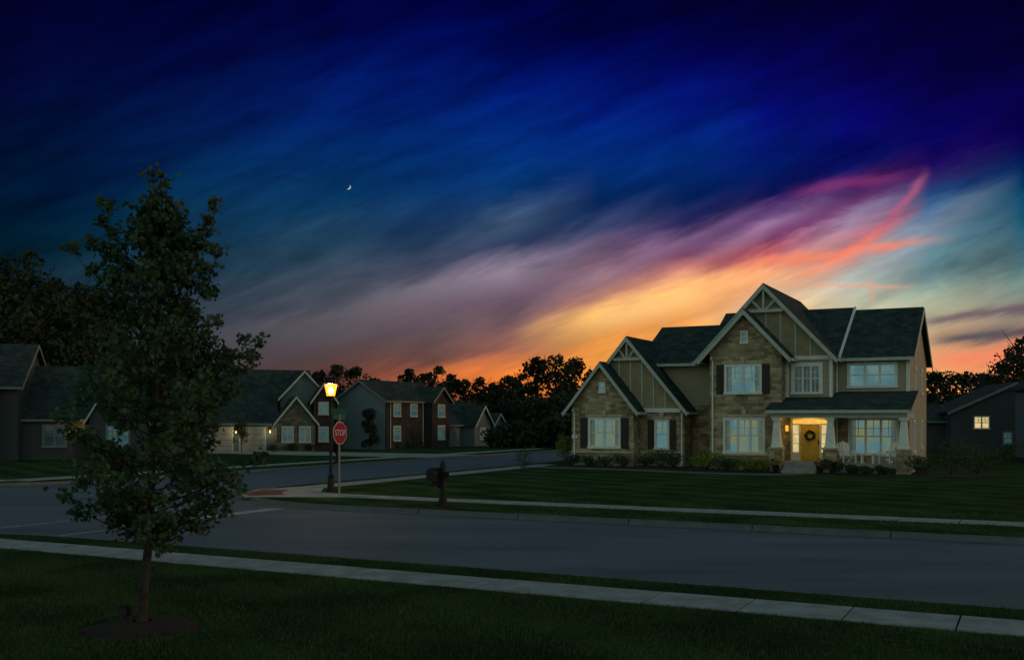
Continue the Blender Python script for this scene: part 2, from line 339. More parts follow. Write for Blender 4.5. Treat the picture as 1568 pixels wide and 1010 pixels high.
groof(rf,t,-14.35,3.4,7.08,1.2,-.5,7.9,M_shingle,M_trim); groof(rf,t,-15.5,2.15,5.68,1.25,-1.5,.8,M_shingle,M_trim)
rf.slab((-6.25,-3.5,3.0),(.4,-3.5,3.0),(.4,.05,3.95),(-6.25,.05,3.95),.1,M_shingle)
rf.build('roof',H)
t.box(-6.2,.38,-3.6,-3.503,2.84,2.99,M_trim)
p=MB(); p.box(-6.0,.25,-3.3,-3.05,2.62,2.86,M_trim); p.box(.05,.25,-3.04,-.02,2.62,2.86,M_trim)
p.box(-5.7,.2,-3.04,-1.02,2.83,2.86,M_trim); p.box(-3.46,.04,-1.015,-.01,2.83,2.86,M_trim)
p.T=SIDE(.28); p.prism([(-3.4,2.87),(0,2.87),(0,3.82),(-3.4,2.9)],0,.1,M_sid); p.T=None
p.box(-5.72,.3,-3.25,-1.005,.0,.48,M_deck); p.box(-3.46,.3,-1.0,-.005,0,.478,M_deck)
for i in range(3): p.box(-5.3,-3.7,-3.55-.3*i,-3.25-.3*i,0,.36-.12*i,M_deck)
for x in (-5.72,-3.2,.08):
    p.box(x-.3,x+.3,-3.42,-2.82,0,1.12,M_stone); p.box(x-.35,x+.35,-3.47,-2.77,1.121,1.2,M_ledge)
    a,b=.22,.13
    p.hexa([(x-a,-3.12-a,1.2),(x+a,-3.12-a,1.2),(x+a,-3.12+a,1.2),(x-a,-3.12+a,1.2),(x-b,-3.12-b,2.5),(x+b,-3.12-b,2.5),(x+b,-3.12+b,2.5),(x-b,-3.12+b,2.5)],M_white)
    p.box(x-.2,x+.2,-3.32,-2.92,2.5,2.62,M_white); p.box(x-.25,x+.25,-3.37,-2.87,1.2,1.29,M_white)
p.build('porch',H)
d=MB(); v=-1
d.box(-5.5,-5.4,v-.06,v+.15,.48,2.62,M_white); d.box(-3.7,-3.6,v-.06,v+.15,.48,2.62,M_white); d.box(-5.4,-3.7,v-.063,v+.147,2.54,2.66,M_white)
d.box(-5.4,-3.7,v-.03,v+.12,2.27,2.33,M_white); d.box(-5.4,-3.7,v+.12,v+.14,2.33,2.54,M_gl_hot)
for a in (-5.1,-4.08): d.box(a,a+.08,v-.04,v+.12,.48,2.27,M_white)
d.box(-5.02,-4.08,v+.05,v+.11,.5,2.27,M_yel)
for (a,b,z0,z1) in ((-4.93,-4.6,.62,1.2),(-4.5,-4.17,.62,1.2),(-4.93,-4.6,1.3,2.1),(-4.5,-4.17,1.3,2.1)): d.box(a,b,v+.03,v+.049,z0,z1,M_yel)
d.box(-4.16,-4.12,v-.02,v+.05,1.3,1.5,M_black)
for a,b in ((-5.4,-5.1),(-4.0,-3.7)):
    d.box(a,b,v+.12,v+.135,.9,2.27,M_gl_warm); d.box(a,b,v+.0,v+.119,.48,.9,M_white)
    for z in (1.33,1.8): d.box(a,b,v+.08,v+.119,z-.015,z+.015,M_white)
d.build('front_door',H)
wr=MB()
for i in range(260):
    q=random.uniform(0,6.283); rr=.2+random.gauss(0,.035); c=Vector((-4.55+rr*math.cos(q),v-.01+random.uniform(-.05,.02),1.75+rr*math.sin(q)))
    a=Vector((random.gauss(0,1),random.gauss(0,1),random.gauss(0,1))).normalized()*.05; b=a.orthogonal().normalized()*.03
    wr.add([c-a,c-b,c+a,c+b],[(0,1,2,3)],M_sh1)
wr.build('door_wreath',H,fix=False)
la=MB(); la.box(-5.72,-5.60,-1.2,-1.06,1.95,2.25,M_gl_hot); la.box(-5.74,-5.58,-1.22,-1.003,2.25,2.3,M_black); la.build('porch_lantern',H)
t.box(-17.28,-16.95,-1.56,-1.505,1.5,1.66,M_white)
t.build('trim',H)
def plight(name,loc,e,c,rad=.1,parent=None):
    l=bpy.data.lights.new(name,'POINT'); l.energy=e; l.color=c; l.shadow_soft_size=rad
    o=bpy.data.objects.new(name,l); scene.collection.objects.link(o); o.location=loc
    if parent: o.parent=parent
    return o
plight('porch_ceiling_light',(-4.55,-1.75,2.68),14,(1,.58,.16),.08,H)

# ------------------------------------------------------------ leaves helper
def quads(P,size,asp=.7,shape=None):
    n=len(P); a=rng.normal(size=(n,3)); a/=np.linalg.norm(a,axis=1)[:,None]
    b=rng.normal(size=(n,3)); b-=a*(a*b).sum(1)[:,None]; b/=np.linalg.norm(b,axis=1)[:,None]
    s=(size*rng.uniform(.6,1.25,n))[:,None]
    shape=shape or [(0,-.5),(.5*asp,0),(0,.5),(-.5*asp,0)]
    V=np.stack([P+a*s*y+b*s*x for x,y in shape],1).reshape(-1,3)
    k=len(shape); F=np.arange(n*k).reshape(n,k)
    return V,F
def ball(n,shell=.5):
    d=rng.normal(size=(n,3)); d/=np.linalg.norm(d,axis=1)[:,None]
    return d*(rng.uniform(shell**3,1,n)**(1/3))[:,None]
def leafobj(name,P,size,mat,parent=None,shape=None,extra=None,loc=(0,0,0),asp=.7):
    V,F=quads(np.asarray(P),size,asp,shape)
    mb=MB(); mb.mats=[mat]; mb.v=V.tolist(); mb.f=[tuple(f) for f in F.tolist()]; mb.m=[0]*len(mb.f)
    return mb.build(name,parent,loc,fix=False)
def shrub(name,x,y,wd,ht,mat=None,n=700,size=.09,z=0):
    e=empty(name,(x,y,z)); P=[]
    k=max(4,int(wd*5))
    for i in range(k):
        c=np.array([random.uniform(-.5,.5)*wd*.6,random.uniform(-.3,.3)*wd*.6,ht*random.uniform(.35,.68)]); r=np.array([wd*.28,wd*.28,ht*.32])*random.uniform(.8,1.1)
        P.append(c+ball(n//k,.6)*r)
    leafobj('foliage',np.vstack(P),size,mat or M_sh1,e)
    mb=MB()
    for i in range(6):
        q=i*1.05; mb.tube([(0,0,0),(math.cos(q)*wd*.12,math.sin(q)*wd*.12,ht*.3),(math.cos(q)*wd*.25,math.sin(q)*wd*.25,ht*.65)],[.02,.014,.006],5,M_bark)
    mb.build('stems',e)
def HL(u,v): return (19.4+u*CA+v*SA, 50-u*SA+v*CA)
for u,v,wd,ht in ((-16.9,-2.4,1.1,.75),(-15.9,-2.5,1.0,.65),(-14.9,-2.5,1.1,.7),(-13.9,-2.4,1.2,.8),(-13.0,-1.6,1.1,.65),(-12.1,-1.9,1.6,1.1),(-11.2,-2.3,1.4,.95),(-10.3,-1.0,1.2,1.0)):
    shrub('foundation_shrub',*HL(u,v),wd,ht)
for u,v,wd,ht,m in ((-9.1,-3.5,1.9,1.05,M_sh2),(-8.0,-3.9,1.5,.8,M_sh1),(-7.0,-3.8,1.7,.8,M_sh2),(-6.3,-3.9,1.1,.65,M_sh2)):
    shrub('spirea_shrub',*HL(u,v),wd,ht,m,1100)
for u,v,wd,ht in ((-3.0,-4.0,1.2,.8),(-2.2,-4.1,.9,.48),(-1.3,-4.1,.9,.45),(-.6,-4.1,.9,.48),(.8,-4.0,1.4,1.1),(2.1,-3.0,2.7,1.9),(3.1,-1.4,2.2,1.6)):
    shrub('boxwood_shrub',*HL(u,v),wd,ht,None,1100)
shrub('lime_shrub',3.0,57.3,1.1,1.8,M_sh2,1000)
shrub('side_shrub',27.6,57,1.6,1.5,None,800)
def flowers(u,v,z):
    x,y=HL(u,v); e=empty('flower_pot',(x,y,z)); mb=MB(); mb.tube([(0,0,0),(0,0,.3),(0,0,.33)],[.12,.18,.2],12,M_black); mb.build('pot',e)
    leafobj('leaves',np.array([0,0,.47])+ball(160)*np.array([.28,.28,.22]),.08,M_sh1,e); leafobj('blooms',np.array([0,0,.55])+ball(80,.8)*np.array([.28,.28,.22]),.08,M_flow,e)
flowers(-5.6,-3.95,0.02); flowers(-3.5,-4.15,.02)

def chair(u,v,rot):
    x,y=HL(u,v); e=empty('adirondack_chair',(x,y,.48),-A+rot); c=MB()
    for i in range(6):
        y0=-.30+i*.1; z0=.36-.025*i; c.box(-.27,.27,y0,y0+.085,z0,z0+.02,M_white)
    for i in range(5):
        a=(i-2)*.11; top=1.02-.05*abs(i-2)
        c.hexa([(a*.85-.045,.22,.22),(a*.85+.045,.22,.22),(a*.85+.045,.245,.22),(a*.85-.045,.245,.22),(a*1.15-.05,.50,top),(a*1.15+.05,.50,top),(a*1.15+.05,.525,top),(a*1.15-.05,.525,top)],M_white)
    for s in (-1,1):
        c.box(s*.36-.06,s*.36+.06,-.36,.40,.55,.575,M_white); c.box(s*.30-.02,s*.30+.02,-.34,-.25,0,.55,M_white)
        c.box(s*.36-.02,s*.36+.02,.30,.38,.2,.55,M_white)
        c.hexa([(s*.29-.015,-.3,.28),(s*.29+.015,-.3,.28),(s*.29+.015,.6,.0),(s*.29-.015,.6,.0),(s*.29-.015,-.3,.37),(s*.29+.015,-.3,.37),(s*.29+.015,.6,.1),(s*.29-.015,.6,.1)],M_white)
    c.box(-.4,.4,.36,.385,.50,.57,M_white)
    c.build('frame',e)
chair(-2.5,-2.75,.55); chair(-.62,-2.75,-.55)
x,y=HL(-1.55,-2.8); e=empty('patio_table',(x,y,.48),-A); c=MB()
c.box(-.3,.3,-.3,.3,.42,.45,M_white)
for a in (-.25,.25):
    for b in (-.25,.25): c.box(a-.025,a+.025,b-.025,b+.025,0,.42,M_white)
c.build('frame',e)

# ------------------------------------------------------------ ground, streets
g=MB(); g.add([(-1500,-300,-.13),(1500,-300,-.13),(1500,2500,-.13),(-1500,2500,-.13)],[(0,1,2,3)],M_grass); g.build('ground',fix=False)
def rect(mb,r0,r1,s0,s1,z,m): mb.add([(*RS(r0,s0),z),(*RS(r1,s0),z),(*RS(r1,s1),z),(*RS(r0,s1),z)],[(0,1,2,3)],m)
rd=MB()
for q in ((-45,-16,5,35),(-16,160,15,25.4),(-200,-45,15,25.4),(-35.6,-25.4,35,190),(-35.6,-25.4,-60,5)): rect(rd,*q,-.124,M_asph)
rd.build('street',fix=False)
mk=MB(); z=-.119
rect(mk,-20.6,-20.05,20.9,24.4,z,M_paint)
rect(mk,-22.9,-22.78,15.9,20.4,z,M_paint); rect(mk,-20.2,-20.08,16.1,20.2,z,M_paint); rect(mk,-23.2,-23.08,20.9,24.2,z,M_paint)
mk.build('road_marking',fix=False)
lots=[(-25.8,24.8,1,1),(-35.2,24.8,-1,1),(-25.8,15.7,1,-1),(-35.2,15.7,-1,-1)]
lw=MB(); kb=MB(); R=7.0; LL=150
for re_,se,sr,ss in lots:
    arc=[(re_+sr*R-sr*R*math.sin(a),se+ss*R-ss*R*math.cos(a)) for a in [math.pi/2*i/10 for i in range(11)]]
    poly=[(re_+sr*LL,se)]+arc+[(re_,se+ss*LL),(re_+sr*LL,se+ss*LL)]
    lw.add([(*RS(*q),0.0) for q in poly],[tuple(range(len(poly)))],M_grass)
    path=[]; n=45
    st=[(re_+sr*(LL-(LL-R)*i/n),se) for i in range(n)]+arc+[(re_,se+ss*(R+(LL-R)*(i+1)/n)) for i in range(n)]
    cc=Vector((re_+sr*LL*.5,se+ss*LL*.5))
    for i in range(len(st)-1):
        a=Vector(st[i]); b=Vector(st[i+1]); tt=(b-a).normalized(); 
        def nrm(j):
            p0=Vector(st[max(j-1,0)]); p1=Vector(st[min(j+1,len(st)-1)]); q=(p1-p0).normalized(); o=Vector((q.y,-q.x))
            if o.dot(cc-Vector(st[j]))>0: o=-o
            return o
        na,nb=nrm(i),nrm(i+1); straight=(b-a).length>2
        if straight: a=a+tt*.012; b=b-tt*.012
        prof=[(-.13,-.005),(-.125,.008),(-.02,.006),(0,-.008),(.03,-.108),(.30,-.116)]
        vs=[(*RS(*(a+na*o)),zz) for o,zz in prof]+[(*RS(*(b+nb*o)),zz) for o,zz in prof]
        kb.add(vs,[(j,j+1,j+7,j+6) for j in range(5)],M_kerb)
lw.build('lawn',fix=False); kb.build('kerb',fix=False)
sw=MB()
def walk(r0,r1,s0,s1,step=1.45,m=M_conc,along='r'):
    a0,a1=(r0,r1) if along=='r' else (s0,s1); k=a0
    while k<a1-.01:
        e=min(k+step,a1); dz=random.uniform(0,.006); top=.016+dz
        q=(k+.014,e-.014,s0,s1) if along=='r' else (r0,r1,k+.014,e-.014)
        c=[RS(q[0],q[2]),RS(q[1],q[2]),RS(q[1],q[3]),RS(q[0],q[3])]
        sw.hexa([(*p_,-.02) for p_ in c]+[(*p_,top) for p_ in c],m); k=e
walk(-23.8,60,13.62,14.62,1.35); walk(-20.5,70,27.5,28.5); walk(-24.8,-23.7,31,52,along='s'); walk(-80,-38,27.45,28.65); walk(-38.4,-37.2,28.7,120,along='s')
walk(-80,-38,12.2,13.4)
c=[RS(*q) for q in ((-24.0,26.85),(-23.2,26.1),(-20.52,27.44),(-20.52,28.56),(-22.3,29.0),(-23.7,30.95),(-24.8,30.95),(-25.2,29.0))]
sw.prismz(c,-.02,.014,M_conc)
c=[RS(*q) for q in ((-24.9,29.0),(-24.1,27.0),(-23.4,26.6),(-22.6,27.4),(-23.4,28.2),(-23.9,29.2))]
sw.prismz(c,.0,.02,M_paver)
pts=[HL(-4.5,-4.1),HL(-4.6,-5.2),HL(-5.8,-6.0),HL(-8.5,-5.9),HL(-12,-4.8),HL(-16,-4.3),HL(-19.5,-4.2)]
for i in range(len(pts)-1):
    a=Vector(pts[i]);b=Vector(pts[i+1]); 
    def nn(j):
        q=(Vector(pts[min(j+1,len(pts)-1)])-Vector(pts[max(j-1,0)])).normalized(); return Vector((q.y,-q.x))*.5
    na,nb=nn(i),nn(i+1)
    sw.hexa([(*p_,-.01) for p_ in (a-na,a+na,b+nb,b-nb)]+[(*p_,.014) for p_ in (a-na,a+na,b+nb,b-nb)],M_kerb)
sw.build('sidewalk')
dv=MB(); rect(dv,-58,-35.4,57.5,64,.006,M_conc); rect(dv,-46,-35.4,84,90,.006,M_conc); rect(dv,-25.6,-19,62,67,.006,M_conc); dv.build('driveway',fix=False)
bd=MB()
bed=[HL(*q) for q in ((-17.8,-1.4),(-18.0,-3.0),(-13,-3.2),(-10,-3.2),(-9.8,-4.4),(-7,-4.8),(-5.6,-4.3),(-5.6,-1),(-11,1))]; bd.prismz(bed,-.01,.03,M_mulch)
bed=[HL(*q) for q in ((-3.5,-3.0),(-3.4,-4.8),(0,-4.9),(3,-4.3),(4.2,-1.0),(.3,0),(.3,-3.0))]; bd.prismz(bed,-.01,.03,M_mulch)
bd.build('planting_bed')

def blades(P,hmin,hmax,wd):
    n=len(P); q=rng.uniform(0,6.283,n); h=rng.uniform(hmin,hmax,n); lean=rng.normal(0,.4,(n,2))*h[:,None]
    dx=np.cos(q)*wd; dy=np.sin(q)*wd
    V=np.zeros((n,3,3)); V[:,0,:2]=P-np.c_[dx,dy]; V[:,1,:2]=P+np.c_[dx,dy]; V[:,2,:2]=P+lean; V[:,2,2]=h; V[:,:2,2]=-.002
    return V.reshape(-1,3)
def in_rs(X,Y): return X*CA-Y*SA, X*SA+Y*CA
n=160000; Y=rng.uniform(9.8,21,n)**1.0; X=rng.uniform(-.56,.56,n)*Y
r_,s_=in_rs(X,Y); k=(s_<13.6)&(np.hypot(X+4.6,Y-12.74)>.75); k2=(s_>14.64)&(s_<15.54)&(r_>-18.5)
P=np.c_[X,Y]; P=P[k|k2]
rr=rng.uniform(-14,25,26000); ss=np.where(rng.random(26000)<.5,rng.uniform(24.98,27.48,26000),rng.uniform(28.52,31,26000)); P2=np.c_[rr*CA+ss*SA,-rr*SA+ss*CA]
V=np.vstack([blades(P,.02,.05,.007),blades(P2,.03,.06,.012)])
gb=MB()
M_blade=leafmat('grass_blade',(.020,.045,.013),(.048,.090,.025),.2,.5); gb.mats=[M_blade]; gb.v=V.tolist(); nf=len(V)//3; gb.f=[(3*i,3*i+1,3*i+2) for i in range(nf)]; gb.m=[0]*nf
gb.build('grass_blades',fix=False)

# ------------------------------------------------------------ foreground maple
TX,TY=-4.6,12.74
T=empty('maple_tree',(TX,TY,0))
tr=MB()
axis=[(0,0,-.02),(.0,0,.12),(.03,.0,.6),(.09,.02,1.2),(.12,.0,2.0),(.16,.02,3.0),(.2,0,4.0),(.27,0,4.9),(.31,0,5.5)]
tr.tube(axis,[.10,.070,.058,.052,.044,.036,.025,.013,.005],10,M_bark)
def axp(z):
    for a,b in zip(axis,axis[1:]):
        if z<=b[2]: f=(z-a[2])/(b[2]-a[2]); return Vector(a).lerp(Vector(b),f)
    return Vector(axis[-1])
env=[(1.15,.3,.35),(1.35,.6,.7),(1.6,.9,1.0),(1.9,1.1,1.3),(2.15,1.2,1.5),(2.5,1.12,1.3),(2.9,1.02,1.05),(3.3,.9,1.05),(3.6,.82,1.1),(3.8,.75,.85),(4.15,.70,.75),(4.55,.75,.68),(4.8,.62,.5),(5.1,.3,.35),(5.4,.18,.2),(5.7,.05,.05)]
def Renv(z,cx):
    zz=[e[0] for e in env]; l=np.interp(z,zz,[e[1] for e in env]); r=np.interp(z,zz,[e[2] for e in env]); f=(cx+1)/2; return l*(1-f)+r*f
LP=[]
def cluster(c,n,sp): LP.append(np.array(c)+rng.normal(size=(n,3))*np.array([sp,sp,sp*.8]))
def branch(p0,p1,sag,r0,nst,n,sp,t0=.3):
    p0=Vector(p0);p1=Vector(p1); mid=(p0+p1)/2+Vector((random.uniform(-.06,.06),random.uniform(-.06,.06),sag))
    P=[]
    for i in range(7):
        f=i/6; P.append(p0*(1-f)**2+mid*2*f*(1-f)+p1*f*f)
    tr.tube(P,[r0*(1-.85*i/6) for i in range(7)],6,M_bark)
    for i in range(nst):
        f=t0+(1-t0)*(i+.7)/nst; f=min(f,1); b=p0*(1-f)**2+mid*2*f*(1-f)+p1*f*f
        ln=.24*(1.15-f*.6)*random.uniform(.5,1.3); dd=Vector((random.gauss(0,1),random.gauss(0,1),random.gauss(.35,.6))).normalized()*ln
        if i==nst-1: dd*=.15
        q=b+dd; tr.tube([b,b+dd*.5+Vector((0,0,.01)),q],[r0*.25+.001,.0025,.0015],4,M_bark)
        cluster(q,int(n*random.uniform(.4,1.3)),sp); cluster(b+dd*.5,n//4,sp*.7)
for i in range(84):
    f_=i/84; zs=1.0+3.8*f_**1.1; q=i*2.39996+random.uniform(-.35,.35)
    rise=random.uniform(.25,.75) if zs<1.7 else random.uniform(.4,.95); 
    if zs<1.35: rise=random.uniform(.05,.4)
    zt=min(zs+rise,5.25); cx=math.cos(q); Rr=Renv(zt,cx)*random.choice((random.uniform(.55,.85),random.uniform(.85,1.08)))
    a=axp(zs); p1=Vector((a.x+cx*Rr,a.y+math.sin(q)*Rr*.95,zt))
    branch(a,p1,-.08,.016*(1-zs/7),9 if zs<2.6 else 7,21 if zs<2.6 else 15,.056)
for (x,z,zs) in ((-.52,5.36,3.6),(-.50,5.1,3.7),(-.60,4.85,3.6),(.26,5.64,4.4),(.16,5.45,4.3),(.34,5.3,4.2),(.88,5.36,3.6),(.84,5.1,3.6),(.72,4.85,3.5),(-.84,4.72,3.6),(1.0,4.7,3.3)):
    branch(axp(zs),(x,random.uniform(-.15,.15),z),-.22,.013,9,21,.048,.4)
branch(axp(2.7),(1.50,.0,3.60),-.1,.014,9,18,.052); branch(axp(2.6),(1.35,.2,3.4),-.1,.014,9,18,.052); branch(axp(1.2),(1.25,-.1,1.75),-.25,.014,9,18,.055); branch(axp(1.15),(-1.05,.1,1.6),-.15,.014,9,18,.055); branch(axp(1.5),(1.52,0,2.15),-.15,.014,9,18,.055)
tr.build('trunk_and_limbs',T,fix=False,smooth=True)
star=[(0,-.45),(.2,-.3),(.48,-.2),(.3,.05),(.42,.3),(.15,.25),(0,.55),(-.15,.25),(-.42,.3),(-.3,.05),(-.48,-.2),(-.2,-.3)]
LPv=np.vstack(LP); print('leaves',len(LPv))
leafobj('leaves',LPv,.074,M_leaf,T,shape=star)
mu=MB(); rings=[]
for k,(rr,zz) in enumerate(((.12,.09),(.35,.07),(.55,.045),(.72,.0))):
    rings.append([(rr*(1+.06*math.sin(5*a+k))*math.cos(a),rr*(1+.06*math.cos(4*a))*math.sin(a),zz+random.uniform(-.008,.008)) for a in [2*math.pi*i/28 for i in range(28)]])
vs=[p_ for r in rings for p_ in r]; fs=[(k*28+i,k*28+(i+1)%28,(k+1)*28+(i+1)%28,(k+1)*28+i) for k in range(3) for i in range(28)]
mu.add(vs,fs,M_mulch); mu.build('mulch_ring',T)
q=ball(900,.0); q=np.c_[q[:,0]*.72,q[:,1]*.72,np.abs(q[:,2])*.02+.07*(1-np.hypot(q[:,0],q[:,1]))+.01]
leafobj('mulch_chips',q,.045,M_mulch,T,asp=.4)
ul=empty('landscape_uplight',(-4.95,13.1,0)); c=MB(); c.tube([(0,0,-.02),(0,0,.08)],[.015,.015],8,M_black); c.box(-.07,.07,-.05,.05,.08,.2,M_black); c.tube([(0,-.05,.14),(0,-.09,.145)],[.05,.06],12,M_black); c.build('fixture',ul)

# ------------------------------------------------------------ street lamp
LPX,LPY=-6.37,36.0
S=empty('street_lamp',(LPX,LPY,0)); c=MB()
c.tube([(0,0,0),(0,0,.1),(0,0,.12),(0,0,.5),(0,0,.56),(0,0,.62),(0,0,2.9),(0,0,3.2),(0,0,3.24),(0,0,3.3),(0,0,3.34)],[.17,.17,.13,.11,.12,.06,.045,.042,.07,.07,.05],16,M_black)
c.tube([(0,0,3.34),(0,0,3.38)],[.13,.15],6,M_black)
for i in range(6):
    q=i*math.pi/3; c.tube([(.145*math.cos(q),.145*math.sin(q),3.37),(.225*math.cos(q),.225*math.sin(q),3.80)],[.006,.006],5,M_black)
c.tube([(0,0,3.80),(0,0,3.83),(0,0,3.90),(0,0,3.94),(0,0,3.97),(0,0,4.02)],[.24,.23,.09,.04,.03,.008],6,M_black)
c.build('post',S)
mg,nt,b=newmat('lantern_glow_glass'); em=N(nt,'ShaderNodeEmission'); em.inputs[0].default_value=(1,.14,.006,1); em.inputs[1].default_value=9
tp=N(nt,'ShaderNodeBsdfTransparent'); mx=N(nt,'ShaderNodeMixShader'); mx.inputs[0].default_value=.5; L(nt,tp.outputs[0],mx.inputs[1]); L(nt,em.outputs[0],mx.inputs[2]); L(nt,mx.outputs[0],nt.nodes['Material Output'].inputs[0])
c=MB(); c.tube([(0,0,3.385),(0,0,3.795)],[.14,.22],6,mg,cap=False); c.build('lantern_glass',S,fix=False)
mbulb=basic('lamp_bulb',(1,.8,.5),emis=(1,.55,.16),es=30); c=MB(); c.tube([(0,0,3.44),(0,0,3.49),(0,0,3.62),(0,0,3.68)],[.03,.09,.09,.03],10,mbulb); c.build('bulb',S)
plight('lamp_light',(0,0,3.75),420,(1,.60,.24),.12,S)

# ------------------------------------------------------------ stop sign
SG=empty('stop_sign',(-5.87,34.8,0),-A+math.pi/2)
c=MB(); c.box(-.03,.03,-.02,.02,-.02,2.75,M_pole)
oc=lambda R_: [(R_*math.cos(math.pi/8+i*math.pi/4),2.10+R_*math.sin(math.pi/8+i*math.pi/4)) for i in range(8)]
c.prism(oc(.40),-.035,-.024,M_swhite); c.prism(oc(.378),-.039,-.0355,M_red); 
c.build('post_and_panel',SG)
c=MB(); c.box(-.34,.34,-.012,.012,2.56,2.74,M_sgreen); c.box(-.012,.012,-.34,.34,2.75,2.93,M_sgreen); c.build('street_name_blades',SG)
fc=bpy.data.curves.new('f','FONT'); fc.body='STOP'; fc.size=.31; fc.align_x='CENTER'; fc.align_y='CENTER'; fc.extrude=.002; fc.offset=.0
fo=bpy.data.objects.new('f',fc); scene.collection.objects.link(fo); bpy.context.view_layer.update()
me=bpy.data.meshes.new_from_object(fo); bpy.data.objects.remove(fo)
to=bpy.data.objects.new('lettering',me); me.materials.clear(); me.materials.append(M_swhite); scene.collection.objects.link(to); to.parent=SG; to.rotation_euler=(math.pi/2,0,0); to.location=(0,-.043,2.10); to.scale=(.8,.95,1)

# ------------------------------------------------------------ mailboxes
def mailbox(x,y,s=1):
    e=empty('mailbox',(x,y,0),-A); c=MB()
    c.box(-.06,.06,-.06,.06,-.02,1.25,M_black); c.tube([(0,0,1.25),(0,0,1.29),(0,0,1.33),(0,0,1.40)],[.08,.08,.035,.005],8,M_black)
    c.box(-.16,.16,-.16,.16,0,.1,M_black); c.box(-.09,.09,-.09,.09,.1,.22,M_black)
    prof=[(-.36,.78)]+[(-.22-.14*math.cos(a),.98+.15*math.sin(a)) for a in [math.pi*i/10 for i in range(11)]]+[(-.08,.78)]
    c.prism(prof,-.36,.22,M_black); c.box(-.38,-.06,-.39,.25,.75,.78,M_black); c.box(-.36,.0,-.03,.03,.66,.745,M_black)
    c.prism([(-.06,.45),(-.06,.6),(-.3,.74),(-.34,.74)],-.02,.02,M_black)
    c.box(-.34,-.1,-.36,.2,.60,.655,M_black); c.box(.06,.22,-.02,.0,.82,1.0,M_black)
    c.box(-.385,-.37,-.2,-.17,.95,1.15,M_red); c.build('post_and_box',e); e.scale=(s,s,s)
mailbox(*RS(-15.6,26.1)); mailbox(*RS(-36.5,49))

# ------------------------------------------------------------ neighbouring houses
def gblock(w,rf,t,x0,x1,y0,y1,ze,zr,axis,wm,rm=M_shingle,tm=M_dtrim,ov=.3,z0=0):
    w.box(x0,x1,y0,y1,z0,ze,wm)
    if axis=='y':
        c=(x0+x1)/2; hf=(x1-x0)/2; sl=(zr-ze)/hf
        w.prism([(x0,ze),(x1,ze),(c,zr-.02)],y0,y1,wm); h=hf+ov
        a=zr+.13; e=a-sl*h
        rf.slab((c-h,y0-ov,e),(c,y0-ov,a),(c,y1+ov,a),(c-h,y1+ov,e),.12,rm); rf.slab((c,y0-ov,a),(c+h,y0-ov,e),(c+h,y1+ov,e),(c,y1+ov,a),.12,rm)
        for s in (-1,1): t.prism([(c,a-.03),(c+s*h,e-.03),(c+s*h,e-.25),(c,a-.25)],y0-ov-.04,y0-ov-.003,tm)
    else:
        c=(y0+y1)/2; hf=(y1-y0)/2; sl=(zr-ze)/hf
        w.add([(x0,y0,ze),(x0,y1,ze),(x0,c,zr-.02),(x1,y0,ze),(x1,y1,ze),(x1,c,zr-.02)],[(0,1,2),(3,4,5),(0,2,5,3),(1,4,5,2)],wm); h=hf+ov
        a=zr+.13; e=a-sl*h
        rf.slab((x0-ov,c-h,e),(x1+ov,c-h,e),(x1+ov,c,a),(x0-ov,c,a),.12,rm); rf.slab((x0-ov,c,a),(x1+ov,c,a),(x1+ov,c+h,e),(x0-ov,c+h,e),.12,rm)
        t.box(x0-ov,x1+ov,c-h-.09,c-h-.003,e-.16,e-.02,tm)
        for xx in (x0-ov-.04,x1+ov+.003):
            for s in (-1,1): t.hexa([(xx,c,a-.25),(xx+.037,c,a-.25),(xx+.037,c+s*h,e-.25),(xx,c+s*h,e-.25),(xx,c,a-.03),(xx+.037,c,a-.03),(xx+.037,c+s*h,e-.03),(xx,c+s*h,e-.03)],tm)
def neighbour(name,loc,rz,fn):
    e=empty(name,loc,rz); w,rf,t,wn=MB(),MB(),MB(),MB(); fn(w,rf,t,wn)
    w.build('walls',e); rf.build('roof',e); t.build('trim',e)
    if wn.v: wn.build('windows',e)
    return e
def garage(t,x0,x1,z1,y):
    t.box(x0-.1,x1+.1,y-.06,y-.004,0,z1+.12,M_trim); t.box(x0,x1,y-.09,y-.062,0.02,z1,M_garage)
    for i in range(1,4): t.box(x0+.02,x1-.02,y-.094,y-.088,z1*i/4-.012,z1*i/4+.012,M_shut)
def wlant(t,x,y,z,mm=M_gl_hot):
    t.box(x-.06,x+.06,y-.2,y-.08,z,z+.24,mm); t.box(x-.08,x+.08,y-.22,y-.004,z+.24,z+.3,M_black)
def f1(w,rf,t,wn):
    gblock(w,rf,t,-.3,5.2,0,6,2.3,4.3,'x',M_gsid)
    gblock(w,rf,t,1.8,8.6,3.2,9,4.2,6.6,'x',M_gsid)
    gblock(w,rf,t,5.2,8.2,-1,5,2.4,4.25,'y',M_dstone,tm=M_trim)
    gblock(w,rf,t,5.9,9.6,1.6,7,4.4,6.4,'y',M_gsid,tm=M_trim)
    gblock(w,rf,t,8.3,10.0,.4,5,4.2,5.4,'y',M_brickr,tm=M_trim)
    garage(t,.1,1.9,1.8,0); garage(t,2.5,4.4,1.8,0); wlant(t,2.2,0,1.45); wlant(t,4.8,0,1.45)
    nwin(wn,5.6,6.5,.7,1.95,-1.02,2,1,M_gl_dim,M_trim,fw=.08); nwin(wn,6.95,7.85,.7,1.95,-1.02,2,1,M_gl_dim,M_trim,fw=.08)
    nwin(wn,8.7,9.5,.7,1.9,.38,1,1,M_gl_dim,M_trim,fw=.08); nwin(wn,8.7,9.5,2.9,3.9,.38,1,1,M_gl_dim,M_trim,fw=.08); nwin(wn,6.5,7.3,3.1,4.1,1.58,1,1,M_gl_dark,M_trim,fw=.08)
hh=neighbour('garage_house',(-23.7,79.5,0),math.radians(20),f1)
